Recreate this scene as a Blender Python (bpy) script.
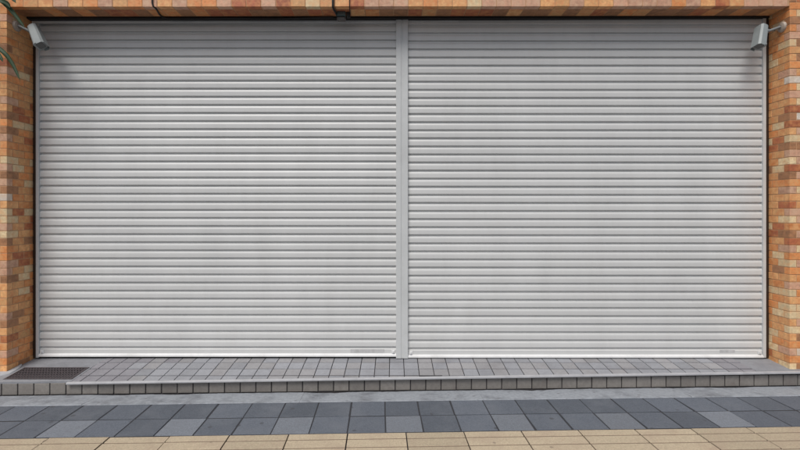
import bpy, bmesh, math, random
from mathutils import Vector, Matrix
random.seed(7)
S = bpy.context.scene
for o in list(bpy.data.objects):
    bpy.data.objects.remove(o)

# ------------------------------------------------------------------ camera
F, CX, CY, DS, HC = 460.0, 394.0, 212.0, 3.345, 1.0545     # focal (px of 800), principal point, distance to shutter, eye height
cam_data = bpy.data.cameras.new('camera')
cam = bpy.data.objects.new('camera', cam_data)
S.collection.objects.link(cam)
cam.location = (0, -DS, HC)
cam.rotation_euler = (math.radians(90), 0, 0)
cam_data.sensor_width = 36.0
cam_data.lens = 36.0 * F / 800.0
cam_data.shift_x = (400 - CX) / 800.0
cam_data.shift_y = -(225 - CY) / 800.0
cam_data.clip_start = 0.02
cam_data.clip_end = 2000
S.camera = cam

# ------------------------------------------------------------------ sky, sun, exposure
SUN_EL, SUN_AZ = 55.0, 203.0          # azimuth clockwise from +Y, where the light comes from
world = bpy.data.worlds.new('World')
S.world = world
world.use_nodes = True
wn = world.node_tree
for n in list(wn.nodes):
    wn.nodes.remove(n)
sky = wn.nodes.new('ShaderNodeTexSky')
sky.sky_type = 'NISHITA'
sky.sun_disc = False
sky.sun_elevation = math.radians(SUN_EL)
sky.sun_rotation = math.radians(SUN_AZ)
sky.air_density = 1.0
sky.dust_density = 2.0
sky.ozone_density = 1.0
hs = wn.nodes.new('ShaderNodeHueSaturation')
hs.inputs['Saturation'].default_value = 0.52        # overcast: the cloud layer takes most of the blue out
bg = wn.nodes.new('ShaderNodeBackground')
bg.inputs['Strength'].default_value = 0.062
out = wn.nodes.new('ShaderNodeOutputWorld')
wn.links.new(sky.outputs[0], hs.inputs['Color'])
wn.links.new(hs.outputs[0], bg.inputs['Color'])
wn.links.new(bg.outputs[0], out.inputs['Surface'])

sd = bpy.data.lights.new('sun', 'SUN')
sd.energy = 1.5
sd.angle = math.radians(32)
sd.color = (1.0, 0.965, 0.91)
sun = bpy.data.objects.new('sun', sd)
S.collection.objects.link(sun)
el, az = math.radians(SUN_EL), math.radians(SUN_AZ)
to_sun = Vector((math.sin(az) * math.cos(el), math.cos(az) * math.cos(el), math.sin(el)))
sun.rotation_euler = to_sun.to_track_quat('Z', 'Y').to_euler()

vs = S.view_settings
vs.view_transform = 'Standard'
vs.look = 'None'
vs.gamma = 1
vs.use_curve_mapping = False
vs.exposure = 0.68

# ------------------------------------------------------------------ materials
MATS = {}


def lin(c):
    return tuple(((v / 255) / 12.92 if v / 255 <= 0.04045 else ((v / 255 + 0.055) / 1.055) ** 2.4) for v in c)


def mat(name, col, rough=0.6, var=0.15, scale=20, metal=0.0, bump=0.0, bscale=60, stretch=(1, 1, 1), dirt=None,
        dscale=3, damount=0.4, objvar=0.0, hue=None, spec=0.5, coat=0.0, spots=None):
    """plain surface colour with large and fine mottling, optional blotchy dirt and fine relief"""
    m = bpy.data.materials.new(name)
    m.use_nodes = True
    nt = m.node_tree
    N, L = nt.nodes, nt.links
    b = N['Principled BSDF']
    b.inputs['Roughness'].default_value = rough
    b.inputs['Metallic'].default_value = metal
    b.inputs['Specular IOR Level'].default_value = spec
    b.inputs['Coat Weight'].default_value = coat
    geo = N.new('ShaderNodeNewGeometry')
    mp = N.new('ShaderNodeMapping')
    mp.inputs['Scale'].default_value = stretch
    L.new(geo.outputs['Position'], mp.inputs['Vector'])
    n1 = N.new('ShaderNodeTexNoise')
    n1.inputs['Scale'].default_value = scale
    n1.inputs['Detail'].default_value = 6
    n1.inputs['Roughness'].default_value = 0.65
    L.new(mp.outputs[0], n1.inputs['Vector'])
    r = N.new('ShaderNodeMapRange')
    r.inputs[1].default_value, r.inputs[2].default_value = 0.25, 0.75
    r.inputs[3].default_value, r.inputs[4].default_value = 1 - var, 1 + var
    L.new(n1.outputs[0], r.inputs[0])
    fac = r.outputs[0]
    if objvar:
        oi = N.new('ShaderNodeObjectInfo')
        r2 = N.new('ShaderNodeMapRange')
        r2.inputs[3].default_value, r2.inputs[4].default_value = 1 - objvar, 1 + objvar
        L.new(oi.outputs['Random'], r2.inputs[0])
        mm = N.new('ShaderNodeMath')
        mm.operation = 'MULTIPLY'
        L.new(fac, mm.inputs[0])
        L.new(r2.outputs[0], mm.inputs[1])
        fac = mm.outputs[0]
    mul = N.new('ShaderNodeVectorMath')
    mul.operation = 'SCALE'
    mul.inputs[0].default_value = col
    L.new(fac, mul.inputs['Scale'])
    c = mul.outputs[0]
    if hue:
        n3 = N.new('ShaderNodeTexNoise')
        n3.inputs['Scale'].default_value = hue[1]
        n3.inputs['Detail'].default_value = 4
        L.new(geo.outputs['Position'], n3.inputs['Vector'])
        r3 = N.new('ShaderNodeMapRange')
        r3.inputs[1].default_value, r3.inputs[2].default_value = 0.42, 0.68
        L.new(n3.outputs[0], r3.inputs[0])
        mx = N.new('ShaderNodeMix')
        mx.data_type = 'RGBA'
        L.new(r3.outputs[0], mx.inputs[0])
        L.new(c, mx.inputs[6])
        mx.inputs[7].default_value = (*hue[0], 1)
        c = mx.outputs[2]
    if dirt:
        n2 = N.new('ShaderNodeTexNoise')
        n2.inputs['Scale'].default_value = dscale
        n2.inputs['Detail'].default_value = 8
        n2.inputs['Roughness'].default_value = 0.7
        L.new(mp.outputs[0], n2.inputs['Vector'])
        rd = N.new('ShaderNodeMapRange')
        rd.inputs[1].default_value, rd.inputs[2].default_value = 0.48, 0.72
        rd.inputs[3].default_value, rd.inputs[4].default_value = 0, damount
        L.new(n2.outputs[0], rd.inputs[0])
        mx = N.new('ShaderNodeMix')
        mx.data_type = 'RGBA'
        L.new(rd.outputs[0], mx.inputs[0])
        L.new(c, mx.inputs[6])
        mx.inputs[7].default_value = (*dirt, 1)
        c = mx.outputs[2]
    if spots:
        vo = N.new('ShaderNodeTexVoronoi')
        vo.inputs['Scale'].default_value = spots[1]
        L.new(geo.outputs['Position'], vo.inputs['Vector'])
        ra = N.new('ShaderNodeMapRange')
        ra.inputs[1].default_value, ra.inputs[2].default_value = spots[2], spots[2] * 0.6
        ra.inputs[3].default_value, ra.inputs[4].default_value = 0, 0.75
        L.new(vo.outputs['Distance'], ra.inputs[0])
        mx = N.new('ShaderNodeMix')
        mx.data_type = 'RGBA'
        L.new(ra.outputs[0], mx.inputs[0])
        L.new(c, mx.inputs[6])
        mx.inputs[7].default_value = (*spots[0], 1)
        c = mx.outputs[2]
    L.new(c, b.inputs['Base Color'])
    if bump:
        nb = N.new('ShaderNodeTexNoise')
        nb.inputs['Scale'].default_value = bscale
        nb.inputs['Detail'].default_value = 5
        L.new(geo.outputs['Position'], nb.inputs['Vector'])
        bp = N.new('ShaderNodeBump')
        bp.inputs['Strength'].default_value = bump
        bp.inputs['Distance'].default_value = 0.004
        L.new(nb.outputs[0], bp.inputs['Height'])
        L.new(bp.outputs[0], b.inputs['Normal'])
    MATS[name] = m
    return m


PAINT = mat('shutter_paint', (0.615, 0.615, 0.608), rough=0.36, var=0.05, scale=1.6, stretch=(2.2, 1, 0.6), dirt=(0.40, 0.385, 0.36),
            dscale=2.6, damount=0.12, objvar=0.025, bump=0.22, bscale=6)
PAINT_POST = mat('post_paint', (0.58, 0.59, 0.59), rough=0.45, var=0.05, scale=9, dirt=(0.36, 0.36, 0.35), dscale=6, damount=0.2)
BRIGHT = mat('rail_metal', (0.74, 0.74, 0.74), rough=0.35, var=0.06, scale=8, dirt=(0.4, 0.39, 0.37), dscale=5, damount=0.35)
STICKER = mat('sticker', (0.47, 0.465, 0.465), rough=0.6, var=0.2, scale=30, stretch=(1, 1, 0.3), dirt=(0.55, 0.55, 0.55), dscale=22, damount=0.8)
DARK = mat('dark_gap', (0.02, 0.018, 0.017), rough=0.9, var=0.1)
GAPDARK = mat('gap_shade', (0.028, 0.017, 0.012), rough=0.5, var=0.2)  # near-black brown: shade of the gap beside the rails put into colour
BLACK = mat('black_rubber', (0.012, 0.012, 0.012), rough=0.6, var=0.1)
RENDER = mat('wall_render', (0.28, 0.24, 0.20), rough=0.9, var=0.2, scale=5, bump=0.3)
MORTAR = mat('mortar', (0.52, 0.31, 0.175), rough=0.95, var=0.2, scale=40, bump=0.4)

BR = {}
for nm, c, h in (('orange', (0.50, 0.188, 0.062), (0.51, 0.255, 0.105)), ('tan', (0.53, 0.275, 0.116), (0.48, 0.205, 0.08)),
                 ('red', (0.29, 0.088, 0.038), (0.40, 0.16, 0.06)), ('cream', (0.56, 0.395, 0.235), (0.53, 0.32, 0.165)),
                 ('pink', (0.41, 0.225, 0.145), (0.46, 0.29, 0.19)), ('brown', (0.24, 0.115, 0.055), (0.32, 0.15, 0.07)),
                 ('white', (0.48, 0.42, 0.36), (0.46, 0.35, 0.26))):
    BR[nm] = mat('brick_' + nm, tuple(min(v * 1.45, .75) for v in c), rough=0.55, var=0.25, scale=50, bump=0.35, bscale=90, objvar=0.14, hue=(tuple(min(v * 1.45, .75) for v in h), 28))

PAVE = mat('paver_slate', (0.100, 0.114, 0.139), rough=0.8, var=0.34, scale=150, bump=0.5, bscale=260, objvar=0.2, dirt=(0.155, 0.168, 0.192), dscale=4, damount=0.6, spots=((0.06, 0.062, 0.07), 8, 0.13))
PAVEL = mat('paver_light', (0.165, 0.182, 0.21), rough=0.82, var=0.34, scale=150, bump=0.5, bscale=260, objvar=0.12, dirt=(0.16, 0.17, 0.195), dscale=6, damount=0.7)
YEL = mat('tactile_buff', (0.44, 0.365, 0.26), rough=0.8, var=0.26, scale=120, bump=0.4, bscale=240, objvar=0.09, dirt=(0.38, 0.29, 0.215), dscale=7, damount=0.75, spots=((0.22, 0.17, 0.13), 9, 0.11))
YELD = mat('tactile_groove', (0.20, 0.15, 0.11), rough=0.9, var=0.2, scale=90)
JOINT = mat('joint_sand', (0.035, 0.036, 0.042), rough=0.95, var=0.25, scale=70)
GUT = mat('gutter_concrete', (0.30, 0.32, 0.35), rough=0.85, var=0.2, scale=45, bump=0.5, bscale=120, dirt=(0.12, 0.125, 0.14), dscale=5.5, damount=0.9, spots=((0.17, 0.17, 0.18), 11, 0.13))
CONC = mat('step_concrete', (0.25, 0.255, 0.275), rough=0.8, var=0.12, scale=30, bump=0.3, bscale=150, dirt=(0.15, 0.15, 0.165), dscale=5, damount=0.55)
TILE = mat('step_tile', (0.29, 0.295, 0.318), rough=0.6, var=0.12, scale=60, bump=0.2, bscale=180, objvar=0.11, dirt=(0.17, 0.165, 0.18), dscale=4, damount=0.55)
TILEW = mat('step_tile_warm', (0.300, 0.295, 0.305), rough=0.6, var=0.12, scale=60, bump=0.2, bscale=180, objvar=0.10, dirt=(0.17, 0.16, 0.17), dscale=4, damount=0.5)
TILED = mat('step_tile_soiled', (0.25, 0.243, 0.265), rough=0.65, var=0.12, scale=50, bump=0.2, bscale=180, objvar=0.06, dirt=(0.16, 0.15, 0.165), dscale=4, damount=0.6)
NOSE = mat('nosing', (0.40, 0.40, 0.415), rough=0.5, var=0.1, scale=25, bump=0.15, dirt=(0.22, 0.22, 0.24), dscale=5, damount=0.5)
RISER = mat('riser_tile', (0.225, 0.207, 0.19), rough=0.55, var=0.15, scale=50, bump=0.25, bscale=150, objvar=0.13, dirt=(0.16, 0.135, 0.125), dscale=8, damount=0.6)
GROUT = mat('grout', (0.055, 0.05, 0.052), rough=0.95, var=0.3, scale=60)
GROUTL = mat('grout_light', (0.042, 0.039, 0.042), rough=0.95, var=0.3, scale=40)
GRATE = mat('cast_iron', (0.095, 0.08, 0.085), rough=0.65, var=0.25, scale=60, metal=0.3, bump=0.3)
ASPH = mat('asphalt', (0.055, 0.055, 0.057), rough=0.9, var=0.25, scale=200, bump=0.6, bscale=300, dirt=(0.08, 0.08, 0.08), dscale=0.6, damount=0.5)
CEM = mat('cement', (0.40, 0.405, 0.42), rough=0.85, var=0.15, scale=40, bump=0.4, dirt=(0.25, 0.25, 0.27), dscale=9, damount=0.5)
KERB = mat('kerb_stone', (0.26, 0.26, 0.255), rough=0.85, var=0.15, scale=40, bump=0.4)
CAMW = mat('camera_case', (0.27, 0.295, 0.295), rough=0.4, var=0.08, scale=20)
CAMD = mat('camera_arm', (0.22, 0.23, 0.23), rough=0.45, var=0.08, scale=20)  # slightly darker grey of the arm and ball joint
GLASS = mat('camera_glass', (0.10, 0.105, 0.105), rough=0.2, var=0.0)
MOUNT = mat('camera_mount', (0.42, 0.35, 0.29), rough=0.5, var=0.1)
TEAL = mat('sensor_case', (0.055, 0.085, 0.088), rough=0.4, var=0.1)
GREYP = mat('sensor_base', (0.10, 0.09, 0.085), rough=0.5, var=0.1)
LEAF = mat('leaf', (0.022, 0.055, 0.018), rough=0.6, var=0.35, scale=30)
STEM = mat('stem', (0.11, 0.075, 0.045), rough=0.8, var=0.3, scale=40, bump=0.4)


# ------------------------------------------------------------------ helpers
def P(px, py, D):
    """point seen at pixel (of the 800x450 photograph) at distance D from the camera plane; used only to read sizes off the photo"""
    return Vector(((px - CX) / F * D, D - DS, HC - (py - CY) / F * D))


def box(bm, lo, hi, rot=None, bev=0.0):
    b2 = bmesh.new()
    bmesh.ops.create_cube(b2, size=1)
    c = [(lo[i] + hi[i]) / 2 for i in range(3)]
    s = [hi[i] - lo[i] for i in range(3)]
    for v in b2.verts:
        v.co = Vector((v.co.x * s[0], v.co.y * s[1], v.co.z * s[2]))
    if bev:
        bmesh.ops.bevel(b2, geom=list(b2.edges), offset=bev, segments=1, affect='EDGES', profile=0.5)
    for v in b2.verts:
        co = v.co.copy()
        if rot is not None:
            co = rot @ co
        v.co = co + Vector(c)
    merge(bm, b2)


def merge(bm, b2):
    me = bpy.data.meshes.new('tmp')
    b2.to_mesh(me)
    b2.free()
    bm.from_mesh(me)
    bpy.data.meshes.remove(me)


def prism(bm, poly, axis, a, b):
    """poly: 2D points in the plane across axis ('x': (y,z), 'y': (x,z), 'z': (x,y)), extruded from a to b"""
    def pt(p, t):
        return {'x': (t, p[0], p[1]), 'y': (p[0], t, p[1]), 'z': (p[0], p[1], t)}[axis]
    A = [bm.verts.new(pt(p, a)) for p in poly]
    B = [bm.verts.new(pt(p, b)) for p in poly]
    n = len(poly)
    bm.faces.new(A)
    bm.faces.new(B[::-1])
    for i in range(n):
        bm.faces.new((A[i], B[i], B[(i + 1) % n], A[(i + 1) % n]))
    bmesh.ops.recalc_face_normals(bm, faces=bm.faces)


def tube(bm, pts, radii, seg=8):
    if not hasattr(radii, '__len__'):
        radii = [radii] * len(pts)
    pts = [Vector(p) for p in pts]
    rings = []
    up = Vector((0.13, 0.31, 0.94)).normalized()
    for i, p in enumerate(pts):
        t = (pts[min(i + 1, len(pts) - 1)] - pts[max(i - 1, 0)]).normalized()
        u = t.cross(up)
        if u.length < 0.05:
            u = t.cross(Vector((1, 0, 0)))
        u.normalize()
        w = t.cross(u)
        rings.append([bm.verts.new(p + (u * math.cos(2 * math.pi * k / seg) + w * math.sin(2 * math.pi * k / seg)) * radii[i]) for k in range(seg)])
    for a, b in zip(rings, rings[1:]):
        for k in range(seg):
            bm.faces.new((a[k], a[(k + 1) % seg], b[(k + 1) % seg], b[k]))
    bm.faces.new(rings[0][::-1])
    bm.faces.new(rings[-1])
    bmesh.ops.recalc_face_normals(bm, faces=bm.faces)


def mesh(name, bm, m, smooth=False):
    me = bpy.data.meshes.new(name)
    bm.to_mesh(me)
    bm.free()
    me.materials.append(m)
    if smooth:
        for p in me.polygons:
            p.use_smooth = True
    return me


def link(name, me, parent=None, loc=None, rot=None, m=None):
    o = bpy.data.objects.new(name, me)
    S.collection.objects.link(o)
    if parent is not None:
        o.parent = parent
    if loc is not None:
        o.location = loc
    if rot is not None:
        o.rotation_euler = rot
    if m is not None:
        o.material_slots[0].link = 'OBJECT'
        o.material_slots[0].material = m
    return o


def obj(name, bm, m, parent=None, smooth=False, loc=None, rot=None):
    return link(name, mesh(name, bm, m, smooth), parent, loc, rot)


def empty(name, loc=(0, 0, 0), rz=0.0):
    o = bpy.data.objects.new(name, None)
    o.empty_display_size = 0.1
    S.collection.objects.link(o)
    o.location = loc
    o.rotation_euler = (0, 0, rz)
    return o


def tag(o, label=None, cat=None, group=None, kind=None):
    for k, v in (('label', label), ('category', cat), ('group', group), ('kind', kind)):
        if v:
            o[k] = v
    return o


# ------------------------------------------------------------------ ground: road, kerb, sidewalk
TH = 0.0316                           # the pavement and the step run at a small angle to the shutter
GZ = -0.1035                          # pavement level (shutter foot is 0)
e1 = Vector((math.cos(TH), math.sin(TH), 0))
e2 = Vector((math.sin(TH), -math.cos(TH), 0))       # towards the road
A0 = Vector(((84.4 - CX) / F * 2.757, 2.757 - DS, 0))      # a joint on the back edge of the slate pavers

bm = bmesh.new()
for c in ((-400, -900), (400, -900), (400, 300), (-400, 300)):
    bm.verts.new((c[0], c[1], GZ - 0.16))
bm.faces.new(bm.verts)
road = tag(obj('road', bm, ASPH), kind='structure')

# pavement body, local frame: x along, y towards the building, origin A0
sw = empty('sidewalk', (A0.x, A0.y, GZ), TH)
tag(sw, kind='structure')
bm = bmesh.new()
box(bm, (-14, -3.6, -0.20), (18, -0.4022, -0.012))
box(bm, (-14, -0.402, -0.20), (18, 0.001, -0.0022))
box(bm, (-14, 0.0012, -0.20), (18, 0.6, -0.075))
obj('sand_bed', bm, JOINT, sw)

PS = 0.2
shapes = []
for v in range(4):
    bm = bmesh.new()
    g = (0.0030, 0.0058, 0.0046, 0.0038)[v]
    gy = (0.0052, 0.0060, 0.0042, 0.0066)[v]
    box(bm, (g, gy, -0.06), (PS - g, PS - gy, 0.0), bev=0.0014)
    for q in bm.verts:
        q.co += Vector((random.uniform(-.0012, .0012), random.uniform(-.0012, .0012), 0))
    shapes.append(mesh('paver', bm, PAVE))
rs = random.Random(3)
for row in range(2):
    for k in range(-6, 27):
        light = row == 1 and k % 3 == 0
        o = link('paver', shapes[rs.randrange(4)], sw, (k * PS + rs.uniform(-.001, .001), -(row + 1) * PS + rs.uniform(-.001, .001), rs.uniform(-.0006, .0008)),
                 (rs.uniform(-.004, .004), rs.uniform(-.004, .004), rs.uniform(-.004, .004)), PAVEL if light else PAVE)
# buff blocks with four long bars
TS = 0.3045
bm = bmesh.new()
box(bm, (0.0030, 0.002, -0.06), (TS - 0.0030, TS - 0.002, -0.0012), bev=0.001)
nb_ = len(bm.faces)
for y0, y1 in ((0.004, 0.075), (0.083, 0.155), (0.163, 0.237), (0.245, TS - 0.002)):
    prism(bm, [(y0, -0.006), (y0 + 0.0015, 0.0008), (y0 + 0.003, 0.0015), (y1 - 0.003, 0.0015), (y1 - 0.0015, 0.0008), (y1, -0.006)], 'x', 0.0032, TS - 0.0032)
bm.faces.ensure_lookup_table()
for i_ in range(nb_):
    bm.faces[i_].material_index = 1
tact = mesh('tactile_block', bm, YEL)
tact.materials.append(YELD)
xt0 = 1.906   # joint phase along the pavement
for k in range(-13, 14):
    link('tactile_block', tact, sw, (xt0 + k * TS, -2 * PS - TS - 0.004, rs.uniform(-.0008, .0008)), (rs.uniform(-.002, .002), rs.uniform(-.002, .002), rs.uniform(-.003, .003)))
# rows between the buff line and the kerb, behind the lens: one mass
bm = bmesh.new()
for row in range(12):
    for k in range(-14, 34):
        y1 = -2 * PS - TS - 0.010 - row * PS
        box(bm, (k * PS + .003, y1 - PS + .003, -0.03), ((k + 1) * PS - .003, y1 - .003, rs.uniform(-.001, .001)))
o = obj('paver_field', bm, PAVE, sw)
tag(o, kind='stuff')
# kerb
kb = empty('kerb', (A0.x, A0.y, GZ), TH)
tag(kb, kind='structure')
bm = bmesh.new()
box(bm, (0.004, -0.15, -0.2), (0.596, 0.0, 0.0), bev=0.012)
ks = mesh('kerb_block', bm, KERB)
for k in range(-18, 24):
    link('kerb_block', ks, kb, (k * 0.6, -3.61, 0.0))

# concrete gutter strip between pavers and step
gt = empty('gutter', (A0.x, A0.y, GZ), TH)
tag(gt, kind='structure')
cuts = [-3.2, -1.2, -0.02, 1.28, 2.41, 3.72, 5.1, 6.6]
for a, b in zip(cuts, cuts[1:]):
    bm = bmesh.new()
    n = 40
    rows_ = []
    for j, (yy, zz) in enumerate(((0.001, -0.05), (0.002, -0.004), (0.006, 0.002), (0.10, -0.007), (0.196, -0.016), (0.209, -0.021), (0.212, -0.06))):
        r_ = []
        for i in range(n + 1):
            x = a + 0.0006 + (b - a - 0.0012) * i / n
            jit = 0.0
            if j in (1, 2):
                jit = rs.uniform(-.0015, .001)
            if j in (4, 5, 6):
                jit = -0.010 * max(0, math.sin(x * 5.1) + math.sin(x * 13.7 + 1) * 0.7 + rs.uniform(-.4, .4))
            r_.append(bm.verts.new((x, yy + jit, zz + (rs.uniform(-.0012, .0012) if 1 < j < 5 else 0))))
        rows_.append(r_)
    for r0, r1 in zip(rows_, rows_[1:]):
        for i in range(n):
            bm.faces.new((r0[i], r0[i + 1], r1[i + 1], r1[i]))
    bmesh.ops.recalc_face_normals(bm, faces=bm.faces)
    obj('gutter_slab', bm, GUT, gt)

# ------------------------------------------------------------------ entrance step
st = empty('entrance_step', (0, 0, 0))
tag(st, 'low grey tiled step with pale nosing running below both shutters', 'step')
SL = 0.109                             # fall of the step towards the street


def edgeD(x):                          # distance of the step's front edge
    return 3.007 + 0.0316 * (x + 0.29)


def edgeY(x):
    return edgeD(x) - DS


def topz(y):
    return -SL * max(0.0, -y)


XL, XR = -4.6, 5.4                     # the step goes on past both pillars
# body below tiles
bm = bmesh.new()
NB = 24


def slab(bm, x0, x1, ya, yb, t_top, t_bot, n=1):
    """sheet on the sloping top between curves ya(x) (front) and yb(x) (back)"""
    pts = []
    for i in range(n + 1):
        x = x0 + (x1 - x0) * i / n
        f_, b_ = ya(x), yb(x)
        pts.append([bm.verts.new((x, f_, topz(f_) + t_bot)), bm.verts.new((x, f_, topz(f_) + t_top)),
                    bm.verts.new((x, b_, topz(b_) + t_top)), bm.verts.new((x, b_, topz(b_) + t_bot))])
    for p, q in zip(pts, pts[1:]):
        for k in range(4):
            bm.faces.new((p[k], q[k], q[(k + 1) % 4], p[(k + 1) % 4]))
    bm.faces.new(pts[0])
    bm.faces.new(pts[-1][::-1])
    bmesh.ops.recalc_face_normals(bm, faces=bm.faces)


slab(bm, XL, XR, lambda x: edgeY(x) + 0.0345, lambda x: 0.25, -0.0010, -0.19, NB)
obj('step_body', bm, GROUTL, st)
XT0, XT1 = -2.085, 2.455              # tiled field; plain screed beyond
GX0, GX1, GY0, GY1 = -2.555, -2.10, -0.345, -0.165     # cast grating at the left
NW = 0.018                            # nosing width
# screed at the right of the tiles
bm = bmesh.new()
slab(bm, XT1 + 0.003, XR, lambda x: edgeY(x) + NW + 0.002, lambda x: 0.10, 0.0, -0.011, 8)
obj('screed', bm, CONC, st)
# screed at the left, round the grating
bm = bmesh.new()
slab(bm, XL, GX0, lambda x: edgeY(x) + 0.027, lambda x: 0.10, 0.0, -0.011, 6)
slab(bm, GX0, XT0 - 0.003, lambda x: GY1, lambda x: 0.10, 0.0, -0.05, 4)
slab(bm, GX0, XT0 - 0.003, lambda x: edgeY(x) + 0.027, lambda x: GY0, 0.0, -0.011, 4)
slab(bm, GX1, XT0 - 0.003, lambda x: GY0, lambda x: GY1, 0.0, -0.05, 1)
obj('screed', bm, CONC, st)

# tiles: rows follow the shutter, the front row is cut by the skewed edge
rows = [(-0.0842, 0.10), (-0.1842, -0.0960), (-0.2842, -0.1960), (-0.45, -0.2960)]
tx = -2.09
k = 0
xs0 = -0.0311 + 0.0                   # joint phase (photo x 389.5)
cols = []
kk = math.floor((XT0 - xs0) / 0.1)
rt = random.Random(11)
x = xs0 + kk * 0.1
while x < XT1:
    a = max(x + 0.0027, XT0)
    b = min(x + 0.0973, XT1)
    if b - a > 0.02:
        cols.append((a, b))
    x += 0.1
for (a, b) in cols:
    for ri, (y0, y1) in enumerate(rows):
        fa, fb = edgeY(a) + NW + 0.002, edgeY(b) + NW + 0.002
        ya, yb = max(y0, fa), max(y0, fb)
        if y1 - max(ya, yb) < 0.006:
            continue
        bm = bmesh.new()
        dz = rt.uniform(-.0003, .0005)
        top = [(a, ya), (b, yb), (b, y1), (a, y1)]
        ins = 0.0009
        cxm, cym = (a + b) / 2, (ya + yb + 2 * y1) / 4
        lower = [bm.verts.new((p[0], p[1], topz(p[1]) - 0.011)) for p in top]
        mid = [bm.verts.new((p[0], p[1], topz(p[1]) - 0.0007 + dz)) for p in top]
        upp = [bm.verts.new((p[0] + ins * (1 if p[0] < cxm else -1), p[1] + ins * (1 if p[1] < cym else -1), topz(p[1]) + dz)) for p in top]
        for A, B in ((lower, mid), (mid, upp)):
            for q in range(4):
                bm.faces.new((A[q], A[(q + 1) % 4], B[(q + 1) % 4], B[q]))
        bm.faces.new(upp)
        bm.faces.new(lower[::-1])
        bmesh.ops.recalc_face_normals(bm, faces=bm.faces)
        m = TILE if rt.random() < 0.6 else TILEW
        if a < -1.75 + rt.uniform(-.15, .15) or a > 2.2:
            m = TILED
        obj('tile', bm, m, st)

# pale nosing along the front edge
bm = bmesh.new()
xa, xb = -2.105, XR
prof = [(0.0, -0.010), (0.0, -0.003), (0.003, 0.001), (0.010, 0.0018), (NW, 0.0010), (NW, -0.013), (0.004, -0.013)]
rings = []
for x in (xa, xb):
    y = edgeY(x)
    rings.append([bm.verts.new((x, y + p[0], topz(y + p[0]) + p[1])) for p in prof])
for q in range(len(prof)):
    bm.faces.new((rings[0][q], rings[1][q], rings[1][(q + 1) % len(prof)], rings[0][(q + 1) % len(prof)]))
bm.faces.new(rings[0])
bm.faces.new(rings[1][::-1])
bmesh.ops.recalc_face_normals(bm, faces=bm.faces)
obj('nosing', bm, NOSE, st)

# riser tiles
e1s = Vector((math.cos(0.0316), math.sin(0.0316), 0))
RH = 0.072
RW = 0.1015
bm = bmesh.new()
box(bm, (0.0034, -0.008, 0.0), (RW - 0.0034, 0.004, RH), bev=0.0018)
rm = mesh('riser_tile', bm, RISER)
# first joint: photo x 46.25 on the riser
xj = (46.25 - CX) / F * 2.942
for k in range(-12, 62):
    base = Vector((xj, edgeY(xj) + 0.034, 0)) + e1s * (RW * k)
    if base.x > 4.2:
        break
    if k > -9:
        link('riser_tile', rm, st, (base.x, base.y + rt.uniform(-.001, .0005), GZ - 0.022 + rt.uniform(-.001, .001)), (0, 0, 0.0316 + rt.uniform(-.004, .004)))
# dark mortar behind the riser
bm = bmesh.new()
prism(bm, [(XL, edgeY(XL) + 0.0315), (XR, edgeY(XR) + 0.0315), (XR, edgeY(XR) + 0.05), (XL, edgeY(XL) + 0.05)], 'z', GZ - 0.04, GZ + RH - 0.024)
obj('riser_grout', bm, GROUT, st)

# ------------------------------------------------------------------ cast grating let into the step at the left
gr = empty('drain_grating', ((GX0 + GX1) / 2, (GY0 + GY1) / 2, topz((GY0 + GY1) / 2)))
tag(gr, 'dark cast iron drain grating let into the step beside the left brick pillar', 'grating')
gr.rotation_euler = (math.atan(SL), 0, 0)
w, d = (GX1 - GX0) / 2 - 0.004, (GY1 - GY0) / 2 - 0.003
bm = bmesh.new()
for lo, hi in (((-w, -d, -0.03), (w, -d + 0.010, 0.001)), ((-w, d - 0.010, -0.03), (w, d, 0.001)),
               ((-w, -d + 0.010, -0.03), (-w + 0.010, d - 0.010, 0.0012)), ((w - 0.010, -d + 0.010, -0.03), (w, d - 0.010, 0.0012))):
    box(bm, lo, hi)
obj('frame', bm, GRATE, gr)
bm = bmesh.new()
box(bm, (-w + 0.011, -d + 0.011, -0.045), (w - 0.011, d - 0.011, -0.020))
obj('sump', bm, DARK, gr)
bm = bmesh.new()
box(bm, (-0.0042, -d + 0.0105, -0.018), (0.0042, d - 0.0105, -0.0005), bev=0.001)
me = mesh('grating_bar', bm, GRATE)
n = 22
for i in range(n):
    link('grating_bar', me, gr, (-w + 0.02 + (2 * w - 0.04) * i / (n - 1), 0, 0))
bm = bmesh.new()
box(bm, (-w + 0.0105, -0.003, -0.0165), (w - 0.0105, 0.003, -0.0012))
me = mesh('cross_bar', bm, GRATE)
for yy in (-0.056, -0.028, 0.0, 0.028, 0.056):
    link('cross_bar', me, gr, (0, yy, 0))

# ------------------------------------------------------------------ brick-tiled pillars and lintel
XJL, XJR = -2.611, 2.711
YFL, YFR = -0.243, -0.194
FS = (YFR - YFL) / (XJR - XJL)


def fy(x):
    return YFL + FS * (x - XJL)


TT = 0.008       # tile thickness
PH, PW = 0.0505, 0.1
rb = random.Random(21)


def pick(front):  # front mix duller, inner more orange: light on each face put into colours
    r = rb.random()
    if front:
        return BR['pink' if r < .25 else 'tan' if r < .40 else 'orange' if r < .52 else 'brown' if r < .74 else 'cream' if r < .90 else 'white' if r < .96 else 'red']
    return BR['orange' if r < .38 else 'tan' if r < .66 else 'red' if r < .77 else 'brown' if r < .82 else 'cream' if r < .98 else 'pink']


def corner_tile(sx, inner, front, h):
    """L-shaped corner tile; corner at the origin, front leg towards sx*x, inner leg towards +y"""
    bm = bmesh.new()
    poly = [(0, 0), (sx * front, 0), (sx * front, TT), (sx * TT, TT), (sx * TT, inner), (0, inner)]
    prism(bm, poly, 'z', 0, h)
    bmesh.ops.bevel(bm, geom=list(bm.edges), offset=0.0012, segments=1, affect='EDGES')
    return mesh('brick', bm, BR['orange'])


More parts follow.
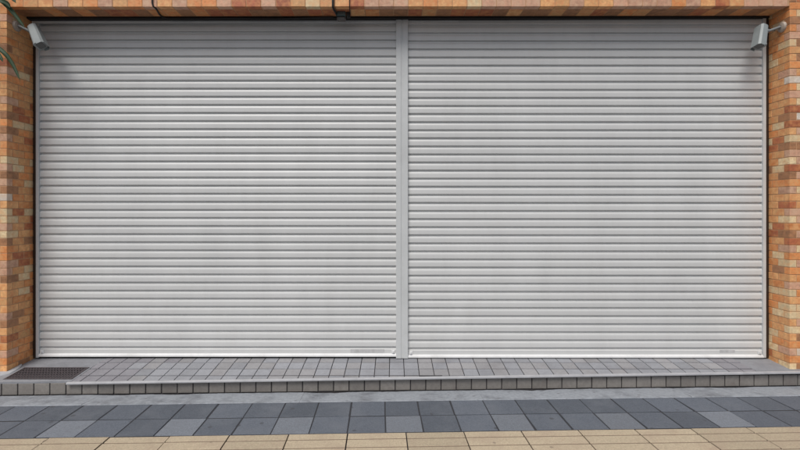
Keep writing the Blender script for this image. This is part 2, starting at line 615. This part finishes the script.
TH_ = PH - 0.005
for side in (-1, 1):
    xj_ = XJL if side < 0 else XJR
    yf_ = fy(xj_)
    pl = empty('brick_pillar', (xj_, yf_, -0.03))
    pl.rotation_euler = (0, 0, 0)
    tag(pl, 'orange brick-tiled pillar at the left end of the shutters' if side < 0 else 'orange brick-tiled pillar at the right end of the shutters',
        'pillar', 'brick pillars either side of the shutters')
    depth = 0.03 - yf_
    # core: inner side at x = side*(TT-0.002) behind the tiles
    bm = bmesh.new()
    xo = side * 2.2
    prism(bm, [(side * 0.0022, 0.0022), (xo, 0.0022 + FS * xo), (xo, 0.45), (side * 0.0022, 0.45)], 'z', -0.15, 4.6)
    obj('mortar_core', bm, MORTAR, pl)
    shapesA = corner_tile(side, 0.095, 0.045, TH_)
    shapesB = corner_tile(side, 0.045, 0.095, TH_)

    def flat(wd, axis):
        bm = bmesh.new()
        if axis == 'y':
            box(bm, (min(0, side * TT), 0, 0), (max(0, side * TT), wd, TH_), bev=0.0012)
        else:
            box(bm, (min(0, side * wd), 0, 0), (max(0, side * wd), TT, TH_), bev=0.0012)
        return mesh('brick', bm, BR['orange'])
    full_in, full_fr = flat(0.095, 'y'), flat(0.095, 'x')
    cache = {}
    nc = 52
    for c in range(nc):
        z = c * PH
        a = c % 2 == 0
        def jit():
            return rb.uniform(-.0012, .0012)
        link('brick', shapesA if a else shapesB, pl, (jit() * .5, jit() * .5, z), None, pick(rb.random() < 0.5))
        # inner face
        y = 0.1 if a else 0.05
        while y < depth - 0.02:
            wd = min(0.095, depth - y)
            if wd > 0.09:
                me = full_in
            else:
                key = round(wd, 3)
                if key not in cache:
                    cache[key] = flat(wd, 'y')
                me = cache[key]
            link('brick', me, pl, (jit(), y, z), None, pick(False))
            y += 0.1
        # front face: the first full tile beside the corner is an object, the rest one mass
        x0 = 0.05 if a else 0.1
        link('brick', full_fr, pl, (side * x0, FS * side * x0 + jit(), z), None, pick(True))
    # tiles out of the picture
    bmf = bmesh.new()
    mats_ = [BR[n_] for n_ in ('pink', 'tan', 'orange', 'brown', 'cream', 'red')]
    for c in range(90):
        z = c * PH
        x0 = (0.15 if c % 2 == 0 else 0.2)
        if c >= nc:
            x0 -= 0.15 if c % 2 == 0 else 0.2
            x0 = 0.0 if c % 2 == 0 else 0.05
        while x0 < 2.1:
            nf = len(bmf.faces)
            xa_, xb_ = side * x0, side * (x0 + 0.095)
            box(bmf, (min(xa_, xb_), FS * xa_, z), (max(xa_, xb_), FS * xa_ + TT, z + TH_))
            bmf.faces.ensure_lookup_table()
            mi = rb.choice((0, 0, 1, 1, 2, 3, 4, 5))
            for q in range(nf, len(bmf.faces)):
                bmf.faces[q].material_index = mi
            x0 += 0.1
    me = bpy.data.meshes.new('brick_field')
    bmf.to_mesh(me)
    bmf.free()
    for mm_ in mats_:
        me.materials.append(mm_)
    tag(link('brick_field', me, pl), kind='stuff')
    # pale cement fillet trowelled round the foot of the left pillar
    if side < 0:
        bm = bmesh.new()
        path = [((0.004, 0.115), (1, 0), .006), ((0.004, 0.08), (1, .05), .022), ((0.004, 0.04), (1, -.1), .032), ((0.003, 0.004), (.75, -.75), .044),
                ((-0.03, -0.002), (.15, -1), .052), ((-0.12, -0.003), (0, -1), .050), ((-0.4, -0.006), (0, -1), .046), ((-1.2, -0.012), (0, -1), .046)]
        prev = None
        for (px_, py_), (dx, dy), wd in path:
            row_ = []
            for t_, h_ in ((0.0, .007), (.35, .0060), (.75, .0040), (1.0, .0012), (1.02, -.01)):
                xx, yy = px_ + dx * wd * t_, py_ + dy * wd * t_
                row_.append(bm.verts.new((xx, yy, topz(yy + yf_) + 0.03 + h_ + rb.uniform(-.001, .001))))
            if prev:
                for q in range(4):
                    bm.faces.new((prev[q], prev[q + 1], row_[q + 1], row_[q]))
            prev = row_
        bmesh.ops.recalc_face_normals(bm, faces=bm.faces)
        obj('cement_fillet', bm, CEM, pl, True)

# lintel
ZL, ZR = 2.438, 2.465
li = empty('brick_lintel', (XJL, YFL, ZL))
tag(li, 'brick-tiled lintel over both shutters with dark soffit', 'lintel')
span = XJR - XJL
li.rotation_euler = (0, -math.atan((ZR - ZL) / span), math.atan(FS))
SD = 0.160                             # soffit depth to the shutter slot
bm = bmesh.new()
prism(bm, [(0.0022, 0.0022), (SD, 0.0022), (SD, 2.1), (0.0022, 2.1)], 'x', 0.0, span)
obj('mortar_core', bm, MORTAR, li)
bm = bmesh.new()
prism(bm, [(0, 0), (0, 0.046), (TT, 0.046), (TT, TT), (0.046, TT), (0.046, 0)], 'x', 0, 0.095)
bmesh.ops.recalc_face_normals(bm, faces=bm.faces)
bmesh.ops.bevel(bm, geom=list(bm.edges), offset=0.0012, segments=1, affect='EDGES')
lcorner = mesh('brick', bm, BR['pink'])
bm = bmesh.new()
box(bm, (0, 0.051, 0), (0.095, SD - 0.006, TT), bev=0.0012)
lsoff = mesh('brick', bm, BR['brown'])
bm = bmesh.new()
box(bm, (0, 0, 0.051), (0.095, TT, 0.097), bev=0.0012)
lfront = mesh('brick', bm, BR['pink'])
nl = int(span / 0.1)
off = 0.012
for k in range(nl + 1):
    x = off + k * 0.1
    if x + 0.095 > span - 0.001:
        break
    j = rb.uniform(-.001, .001)
    r = rb.random()
    m = BR['pink' if r < .38 else 'tan' if r < .60 else 'cream' if r < .76 else 'orange' if r < .92 else 'red']
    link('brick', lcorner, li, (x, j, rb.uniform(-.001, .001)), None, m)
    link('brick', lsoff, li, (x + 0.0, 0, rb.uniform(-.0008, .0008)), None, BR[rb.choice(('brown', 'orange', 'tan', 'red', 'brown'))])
bm = bmesh.new()
prism(bm, [(SD + 0.003, -0.010), (SD + 0.040, -0.012), (SD + 0.040, 0.25), (SD + 0.003, 0.25)], 'x', 0.004, span - 0.004)
obj('slot_shade', bm, DARK, li)  # near-black bar added to paint the shade of the open slot
bm = bmesh.new()
prism(bm, [(SD + 0.043, -0.024), (SD + 0.050, -0.024), (SD + 0.050, 0.2), (SD + 0.043, 0.2)], 'x', 0.010, span - 0.010)
obj('slot_trim', bm, BRIGHT, li)
bmf = bmesh.new()
for c in range(1, 40):
    x = 0.002 + (0.05 if c % 2 else 0.0)
    while x + 0.095 < span:
        nf = len(bmf.faces)
        box(bmf, (x, 0, c * PH), (x + 0.095, TT, c * PH + TH_))
        bmf.faces.ensure_lookup_table()
        mi = rb.choice((0, 0, 1, 1, 2, 3, 4, 5))
        for q in range(nf, len(bmf.faces)):
            bmf.faces[q].material_index = mi
        x += 0.1
me = bpy.data.meshes.new('brick_field')
bmf.to_mesh(me)
bmf.free()
for mm_ in mats_:
    me.materials.append(mm_)
tag(link('brick_field', me, li), kind='stuff')

# ------------------------------------------------------------------ shop wall and shutter box behind
wl = empty('shop_wall', (0, 0.5, -0.1))
tag(wl, 'dark recess wall and shutter box behind the roller shutters', 'wall')
bm = bmesh.new()
box(bm, (-4.8, 0.0, 0.0), (4.9, 0.2, 4.7))
obj('back_wall', bm, RENDER, wl)
bm = bmesh.new()
box(bm, (-2.58, -0.58, 3.0), (2.69, -0.01, 3.05))
obj('box_top', bm, DARK, wl)  # unseen lid, added to close the slot cavity and keep it dark
bm = bmesh.new()
box(bm, (-2.63, -0.518, 0.1), (-2.5895, -0.02, 2.99))
obj('gap_strip', bm, GAPDARK, wl)  # dark strip standing in for the shaded gap between brick and rail
bm = bmesh.new()
box(bm, (2.6905, -0.518, 0.1), (2.735, -0.02, 2.99))
obj('gap_strip', bm, GAPDARK, wl)

# ------------------------------------------------------------------ roller shutters
PITCH = 0.0586
# (depth towards the street, height above the slat's lower edge)
SLAT = [(-0.0010, 0.0586), (-0.0070, 0.0582), (-0.0098, 0.0505), (-0.0108, 0.0470), (-0.0112, 0.0400), (-0.0110, 0.0190), (-0.0100, 0.0156),
        (-0.0080, 0.0144), (0.0020, 0.0140), (0.0022, 0.0035), (-0.0010, 0.0000), (0.006, 0.0), (0.006, 0.0586)]


def slat_mesh(length):
    bm = bmesh.new()
    prism(bm, SLAT, 'x', 0, length)
    return mesh('slat', bm, PAINT)


def shutter(x0, x1, zline, label, sticker, sm):
    root = empty('roller_shutter', ((x0 + x1) / 2, 0, 0))
    tag(root, label, 'shutter', 'grey roller shutters of the shop front')
    L = x1 - x0
    me = slat_mesh(L)
    zb = zline + 0.007 - 0.0136 + 0.0           # lower edge of the first full slat sits on the dark line above the bottom rail
    n = 43
    for k in range(n):
        link('slat', me, root, (x0 - (x0 + x1) / 2, rs.uniform(-.0008, .0008), zb + k * PITCH + rs.uniform(-.0005, .0005)), (rs.uniform(-.016, .016), rs.uniform(-.00025, .00025), rs.uniform(-.0003, .0003)))
    # bottom rail: flat face and a protruding lower flange
    bm = bmesh.new()
    prism(bm, [(-0.002, 0.0), (-0.0105, -0.006), (-0.0105, -0.034), (0.006, -0.034), (0.006, 0.0)], 'x', 0, L)
    br = obj('bottom_rail', bm, PAINT, root, loc=(x0 - (x0 + x1) / 2, 0, zb))
    bm = bmesh.new()
    prism(bm, [(-0.0105, -0.034), (-0.022, -0.042), (-0.024, -0.046), (-0.024, -0.0545), (0.010, -0.0545), (0.010, -0.034)], 'x', 0, L)
    obj('flange', bm, BRIGHT, br)
    bm = bmesh.new()
    prism(bm, [(-0.012, -0.0545), (0.002, -0.0545), (0.002, -zb + 0.001), (-0.012, -zb + 0.001)], 'x', 0.004, L - 0.004)
    obj('foot_strip', bm, BLACK, br)  # black strip filling the gap under the flange
    # worn sticker on the bottom rail
    bm = bmesh.new()
    for (a, b, c, d) in sticker:
        box(bm, (a - x0, -0.0117, c - zb), (b - x0, -0.0107, d - zb))
    obj('sticker', bm, STICKER if sm is None else sm, br)
    # end bolts on the bottom rail
    for sx, xx in ((1, 0.022), (-1, L - 0.022)):
        bm = bmesh.new()
        box(bm, (xx - 0.012, -0.0165, -0.032), (xx + 0.012, -0.0108, -0.010), bev=0.001)
        box(bm, (xx - 0.004, -0.026, -0.026), (xx + 0.004, -0.0165, -0.014), bev=0.001)
        obj('bolt', bm, BRIGHT, br)
    return root


SXL0, SXL1 = -2.5715, 0.0165
SXR0, SXR1 = 0.0995, 2.671
ls = shutter(SXL0, SXL1, 0.0705, 'wide pale grey roller shutter left of the centre post, grey sticker on its bottom rail',
             [(-0.315, -0.070, 0.036, 0.060)], None)
rsx = shutter(SXR0, SXR1, 0.0625, 'wide pale grey roller shutter right of the centre post', [(2.36, 2.47, 0.036, 0.054)], None)


def rail(parent, xa, xb, deep):
    bm = bmesh.new()
    ox = parent.location.x
    box(bm, (xa - ox, -deep, 0.001), (xb - ox, 0.03, 2.86), bev=0.0015)
    return obj('guide_rail', bm, PAINT_POST, parent)


rail(ls, -2.589, -2.5675, 0.022)
rail(rsx, 2.6675, 2.690, 0.022)

# centre post: two guide channels and a seam between
po = empty('shutter_post', (0.058, 0, 0))
tag(po, 'narrow pale grey steel post between the two roller shutters', 'post')
bm = bmesh.new()
box(bm, (-0.0435, -0.030, -0.002), (-0.0055, 0.03, 2.86), bev=0.002)
obj('channel', bm, PAINT_POST, po)
bm = bmesh.new()
box(bm, (0.0050, -0.030, -0.002), (0.0435, 0.03, 2.86), bev=0.002)
obj('channel', bm, PAINT_POST, po)
bm = bmesh.new()
box(bm, (-0.0053, -0.027, 0.0), (0.0048, 0.028, 2.85))
obj('seam', bm, PAINT_POST, po)


# ------------------------------------------------------------------ security cameras under the soffit
def security_camera(anchor, back, front, roll, w0, w1, h, label):
    """tapered weather housing from back to front, arm and round wall plate at anchor"""
    root = empty('security_camera', anchor)
    tag(root, label, 'camera', 'security cameras under the lintel')
    A = Vector(anchor)
    ax = (Vector(front) - Vector(back))
    Ln = ax.length
    q = ax.to_track_quat('Y', 'Z').to_matrix() @ Matrix.Rotation(roll, 3, 'Y')
    def ob(name, bm, m, parent, smooth=False):
        for v in bm.verts:
            v.co = q @ v.co + Vector(back) - A
        return obj(name, bm, m, parent, smooth)
    # housing: rounded octagonal section, widening to the front
    def sect(w, hh, c=0.22):
        a, b = w / 2, hh / 2
        return [(-a, -b * .7), (-a * .72, -b), (a * .72, -b), (a, -b * .7), (a, b * .6), (a * .7, b), (-a * .7, b), (-a, b * .6)]
    bm = bmesh.new()
    s0, s1 = sect(w0, h * .82), sect(w1, h)
    r0 = [bm.verts.new((p[0], 0, p[1])) for p in s0]
    r1 = [bm.verts.new((p[0], Ln, p[1])) for p in s1]
    for i in range(8):
        bm.faces.new((r0[i], r1[i], r1[(i + 1) % 8], r0[(i + 1) % 8]))
    bm.faces.new(r0[::-1])
    bm.faces.new(r1)
    bmesh.ops.recalc_face_normals(bm, faces=bm.faces)
    bmesh.ops.bevel(bm, geom=list(bm.edges), offset=0.002, segments=1, affect='EDGES')
    hs_ = ob('housing', bm, CAMW, root)
    # front bezel and window
    bm = bmesh.new()
    f1 = sect(w1 * 1.04, h * 1.04)
    bm2 = bm
    prism(bm2, f1, 'y', Ln - 0.002, Ln + 0.010)
    ob('bezel', bm2, CAMW, hs_)
    bm = bmesh.new()
    prism(bm, sect(w1 * .74, h * .7), 'y', Ln + 0.0095, Ln + 0.0115)
    ob('window', bm, GLASS, hs_)
    # sun shield over the top, a thin bent sheet reaching past the front
    bm = bmesh.new()
    a0, a1, b0, b1 = w0 / 2 + .005, w1 / 2 + .006, h * .41 + .006, h / 2 + .006
    outer0 = [(-a0, -.006), (-a0, b0 * .7), (-a0 * .7, b0), (a0 * .7, b0), (a0, b0 * .7), (a0, -.006)]
    outer1 = [(-a1, -.006), (-a1, b1 * .7), (-a1 * .7, b1), (a1 * .7, b1), (a1, b1 * .7), (a1, -.006)]
    R = []
    for (sec, y) in ((outer0, 0.004), (outer1, Ln + 0.024)):
        o_ = [bm.verts.new((p[0], y, p[1])) for p in sec]
        i_ = [bm.verts.new((p[0] * .965, y, p[1] - .002 if p[1] > 0 else p[1])) for p in sec]
        R.append((o_, i_))
    for i in range(5):
        bm.faces.new((R[0][0][i], R[1][0][i], R[1][0][i + 1], R[0][0][i + 1]))
        bm.faces.new((R[0][1][i], R[0][1][i + 1], R[1][1][i + 1], R[1][1][i]))
        for e in (0, 1):
            bm.faces.new((R[e][0][i], R[e][0][i + 1], R[e][1][i + 1], R[e][1][i]))
    for i in (0, 5):
        bm.faces.new((R[0][0][i], R[1][0][i], R[1][1][i], R[0][1][i]))
    bmesh.ops.recalc_face_normals(bm, faces=bm.faces)
    ob('sun_shield', bm, CAMW, hs_)
    # arm and wall plate
    mid = Vector(back) + ax * 0.32
    side = 1 if mid.x > A.x else -1
    bm = bmesh.new()
    tube(bm, [Vector((side * .01, 0, 0)), Vector((side * .028, -.004, -.003)), (mid - A) * 0.75 + Vector((0, 0, -.004)), mid - A], [.010, .009, .009, .009], 10)
    arm = obj('arm', bm, CAMD, root, True)
    bm = bmesh.new()
    bmesh.ops.create_uvsphere(bm, u_segments=12, v_segments=8, radius=.016)
    for v in bm.verts:
        v.co += (mid - A) * 0.72
    obj('ball_joint', bm, CAMD, arm, True)
    # lead sagging from the back of the housing to the wall
    bm = bmesh.new()
    bk = Vector(back) - A
    tube(bm, [bk + ax * .05, bk + Vector((-side * .012, .004, .014)), bk * .62 + Vector((0, .02, .004)), Vector((side * .03, .03, -.012)), Vector((side * .001, .034, .012))], .0035, 6)
    obj('lead', bm, BLACK, root, True)
    bm = bmesh.new()
    tube(bm, [Vector((-side * .0, 0, 0)), Vector((side * .006, 0, 0)), Vector((side * .014, 0, 0)), Vector((side * .018, 0, 0))], [.036, .036, .030, .016], 20)
    obj('wall_plate', bm, MOUNT, root)
    return root


lcam = security_camera((XJL - 0.0005, -0.165, 2.340), P(33.0, 27, 3.20), P(40.5, 44.5, 3.16), math.radians(-30), 0.056, 0.072, 0.064,
                       'grey security camera angled down to the right from the left brick pillar')
rcam = security_camera((XJR + 0.0005, -0.135, 2.345), P(761.8, 27, 3.205), P(759.2, 45, 3.17), math.radians(30), 0.066, 0.070, 0.060,
                       'grey security camera hanging nearly upright from the right brick pillar')

# ------------------------------------------------------------------ sensor and cables at the lintel
ss = empty('sensor_unit', (P(341.5, 10.5, 3.215).x, -0.13, 2.452))
tag(ss, 'small dark teal sensor unit under the lintel left of the centre post', 'sensor')
bm = bmesh.new()
box(bm, (-0.030, -0.022, -0.034), (0.030, 0.022, 0.004), bev=0.004)
obj('case', bm, TEAL, ss)
bm = bmesh.new()
box(bm, (-0.032, -0.015, -0.062), (0.030, 0.020, -0.035), bev=0.008)
obj('lens_cover', bm, GREYP, ss)
bm = bmesh.new()
box(bm, (0.034, -0.012, -0.040), (0.062, 0.014, 0.002), bev=0.004)
obj('cable_box', bm, BLACK, ss)


def cable(name, pts, r, label):
    bm = bmesh.new()
    P_ = [Vector(p) for p in pts]
    o0 = P_[0].copy()
    sm = []
    for i in range(len(P_) - 1):
        p0, p1, p2, p3 = P_[max(i - 1, 0)], P_[i], P_[i + 1], P_[min(i + 2, len(P_) - 1)]
        for q in range(6):
            t = q / 6
            sm.append(0.5 * ((2 * p1) + (p2 - p0) * t + (2 * p0 - 5 * p1 + 4 * p2 - p3) * t * t + (3 * p1 - p0 - 3 * p2 + p3) * t ** 3))
    sm.append(P_[-1])
    tube(bm, [p - o0 for p in sm], r, 6)
    o = obj(name, bm, BLACK, None, True)
    o.location = o0
    return tag(o, label, 'cable', 'black cables on the lintel')


def soff(x):
    return ZL + (ZR - ZL) * (x - XJL) / span


x1 = P(152, 5, 3.10).x
x2 = P(163, 17, 3.26).x
cable('cable', [(x1, fy(x1) - .006, 2.9), (x1 - .002, fy(x1) - .006, 2.6), (x1, fy(x1) - .006, soff(x1) + .02), (x1 + .012, fy(x1) + .02, soff(x1) - .006),
                (x2, -0.085, soff(x2) - .007), (x2 + .12, -0.068, soff(x2) - .010), (x2 + .5, -0.066, soff(x2) - .006), (-0.9, -0.066, soff(-.9) - .014),
                (-0.72, -0.066, soff(-.7) - .012), (-0.43, -0.075, soff(-.43) - .008)], 0.0055, 'thin black cable crossing the left half of the lintel soffit')
x3 = P(333, 5, 3.12).x
cable('cable', [(x3 - .002, fy(x3) - .008, 2.9), (x3, fy(x3) - .008, 2.6), (x3, fy(x3) - .008, soff(x3) + .012), (x3 + .002, fy(x3) + .012, soff(x3) - .010),
                (x3 + .010, -0.15, soff(x3) - .012), (x3 + .02, -0.12, soff(x3) - .03)], 0.008, 'thick black cable dropping to the sensor unit')
x4 = P(349.5, 5, 3.12).x
cable('cable', [(x4, fy(x4) - .004, 2.9), (x4 + .001, fy(x4) - .004, 2.6), (x4, fy(x4) - .004, soff(x4) + .01), (x4, fy(x4) + .012, soff(x4) - .006), (x4 - .004, -0.135, soff(x4) - .012)],
      0.003, 'thin black cable right of the sensor unit')

# ------------------------------------------------------------------ slender plant left of the pillar, leaves reaching into the picture
pt = empty('leafy_plant', (-2.98, -0.46, topz(-0.40) - .01))
tag(pt, 'dark green plant with long drooping leaves before the left brick pillar', 'plant')
base = Vector(pt.location)
bm = bmesh.new()
tube(bm, [(0, 0, -0.02), (0.02, 0.01, 0.8), (-0.01, 0.0, 1.6), (0.03, 0.01, 2.2), (0.05, 0, 2.62)], [.03, .026, .022, .018, .012], 8)
obj('stem', bm, STEM, pt, True)


def leaf(pts, wmax):
    bm = bmesh.new()
    V = [Vector(p) - base for p in pts]
    sm = []
    for i in range(len(V) - 1):
        p0, p1, p2, p3 = V[max(i - 1, 0)], V[i], V[i + 1], V[min(i + 2, len(V) - 1)]
        for q in range(6):
            t = q / 6
            sm.append(0.5 * ((2 * p1) + (p2 - p0) * t + (2 * p0 - 5 * p1 + 4 * p2 - p3) * t * t + (3 * p1 - p0 - 3 * p2 + p3) * t ** 3))
    sm.append(V[-1])
    n = len(sm)
    top, bot = [], []
    for i, p in enumerate(sm):
        t = (sm[min(i + 1, n - 1)] - sm[max(i - 1, 0)]).normalized()
        s = t.cross(Vector((0.1, -0.9, 0.45))).normalized()
        nn = s.cross(t)
        u = i / (n - 1)
        w = wmax * (0.25 + 0.75 * math.sin(math.pi * min(1, 0.12 + u * 0.88)) ** 0.7) * (1 if u < .9 else max(0.08, (1 - u) / .1))
        top.append([bm.verts.new(p - s * w / 2 + nn * w * .14), bm.verts.new(p), bm.verts.new(p + s * w / 2 + nn * w * .14)])
        bot.append([bm.verts.new(p - s * w / 2 + nn * (w * .14 - .0015)), bm.verts.new(p - nn * .002), bm.verts.new(p + s * w / 2 + nn * (w * .14 - .0015))])
    for i in range(n - 1):
        for k in (0, 1):
            bm.faces.new((top[i][k], top[i + 1][k], top[i + 1][k + 1], top[i][k + 1]))
            bm.faces.new((bot[i][k], bot[i][k + 1], bot[i + 1][k + 1], bot[i + 1][k]))
        bm.faces.new((top[i][0], bot[i][0], bot[i + 1][0], top[i + 1][0]))
        bm.faces.new((top[i][2], top[i + 1][2], bot[i + 1][2], bot[i][2]))
    bmesh.ops.recalc_face_normals(bm, faces=bm.faces)
    return obj('leaf', bm, LEAF, pt, True)


c0 = Vector((-2.94, -0.46, 2.55))
c1 = Vector((-2.945, -0.46, 2.30))
leaf([c0, P(-14, -8, 2.88), P(4, 3, 2.88), P(15, 15, 2.89), P(25, 28, 2.90)], 0.028)
leaf([c0, P(-18, -2, 2.86), P(-4, 0, 2.86), P(6, 3, 2.87), P(10, 8, 2.87)], 0.036)
leaf([c1, P(-16, 40, 2.87), P(2, 51, 2.87), P(12, 63, 2.88), P(20, 80, 2.88)], 0.026)
leaf([c0, P(-20, -20, 2.86), P(-2, -12, 2.84), P(10, -4, 2.84), P(16, 3, 2.84)], 0.032)
leaf([c0, P(-60, -40, 2.8), P(-50, -10, 2.75), P(-40, 30, 2.72)], 0.035)
leaf([c0, P(-100, -50, 2.85), P(-130, -20, 2.85), P(-145, 40, 2.85)], 0.035)
leaf([c1, P(-90, 35, 2.8), P(-110, 60, 2.78), P(-118, 100, 2.78)], 0.033)
leaf([c1, P(-30, 36, 2.84), P(-14, 46, 2.84), P(-2, 54, 2.84), P(3, 62, 2.84)], 0.03)
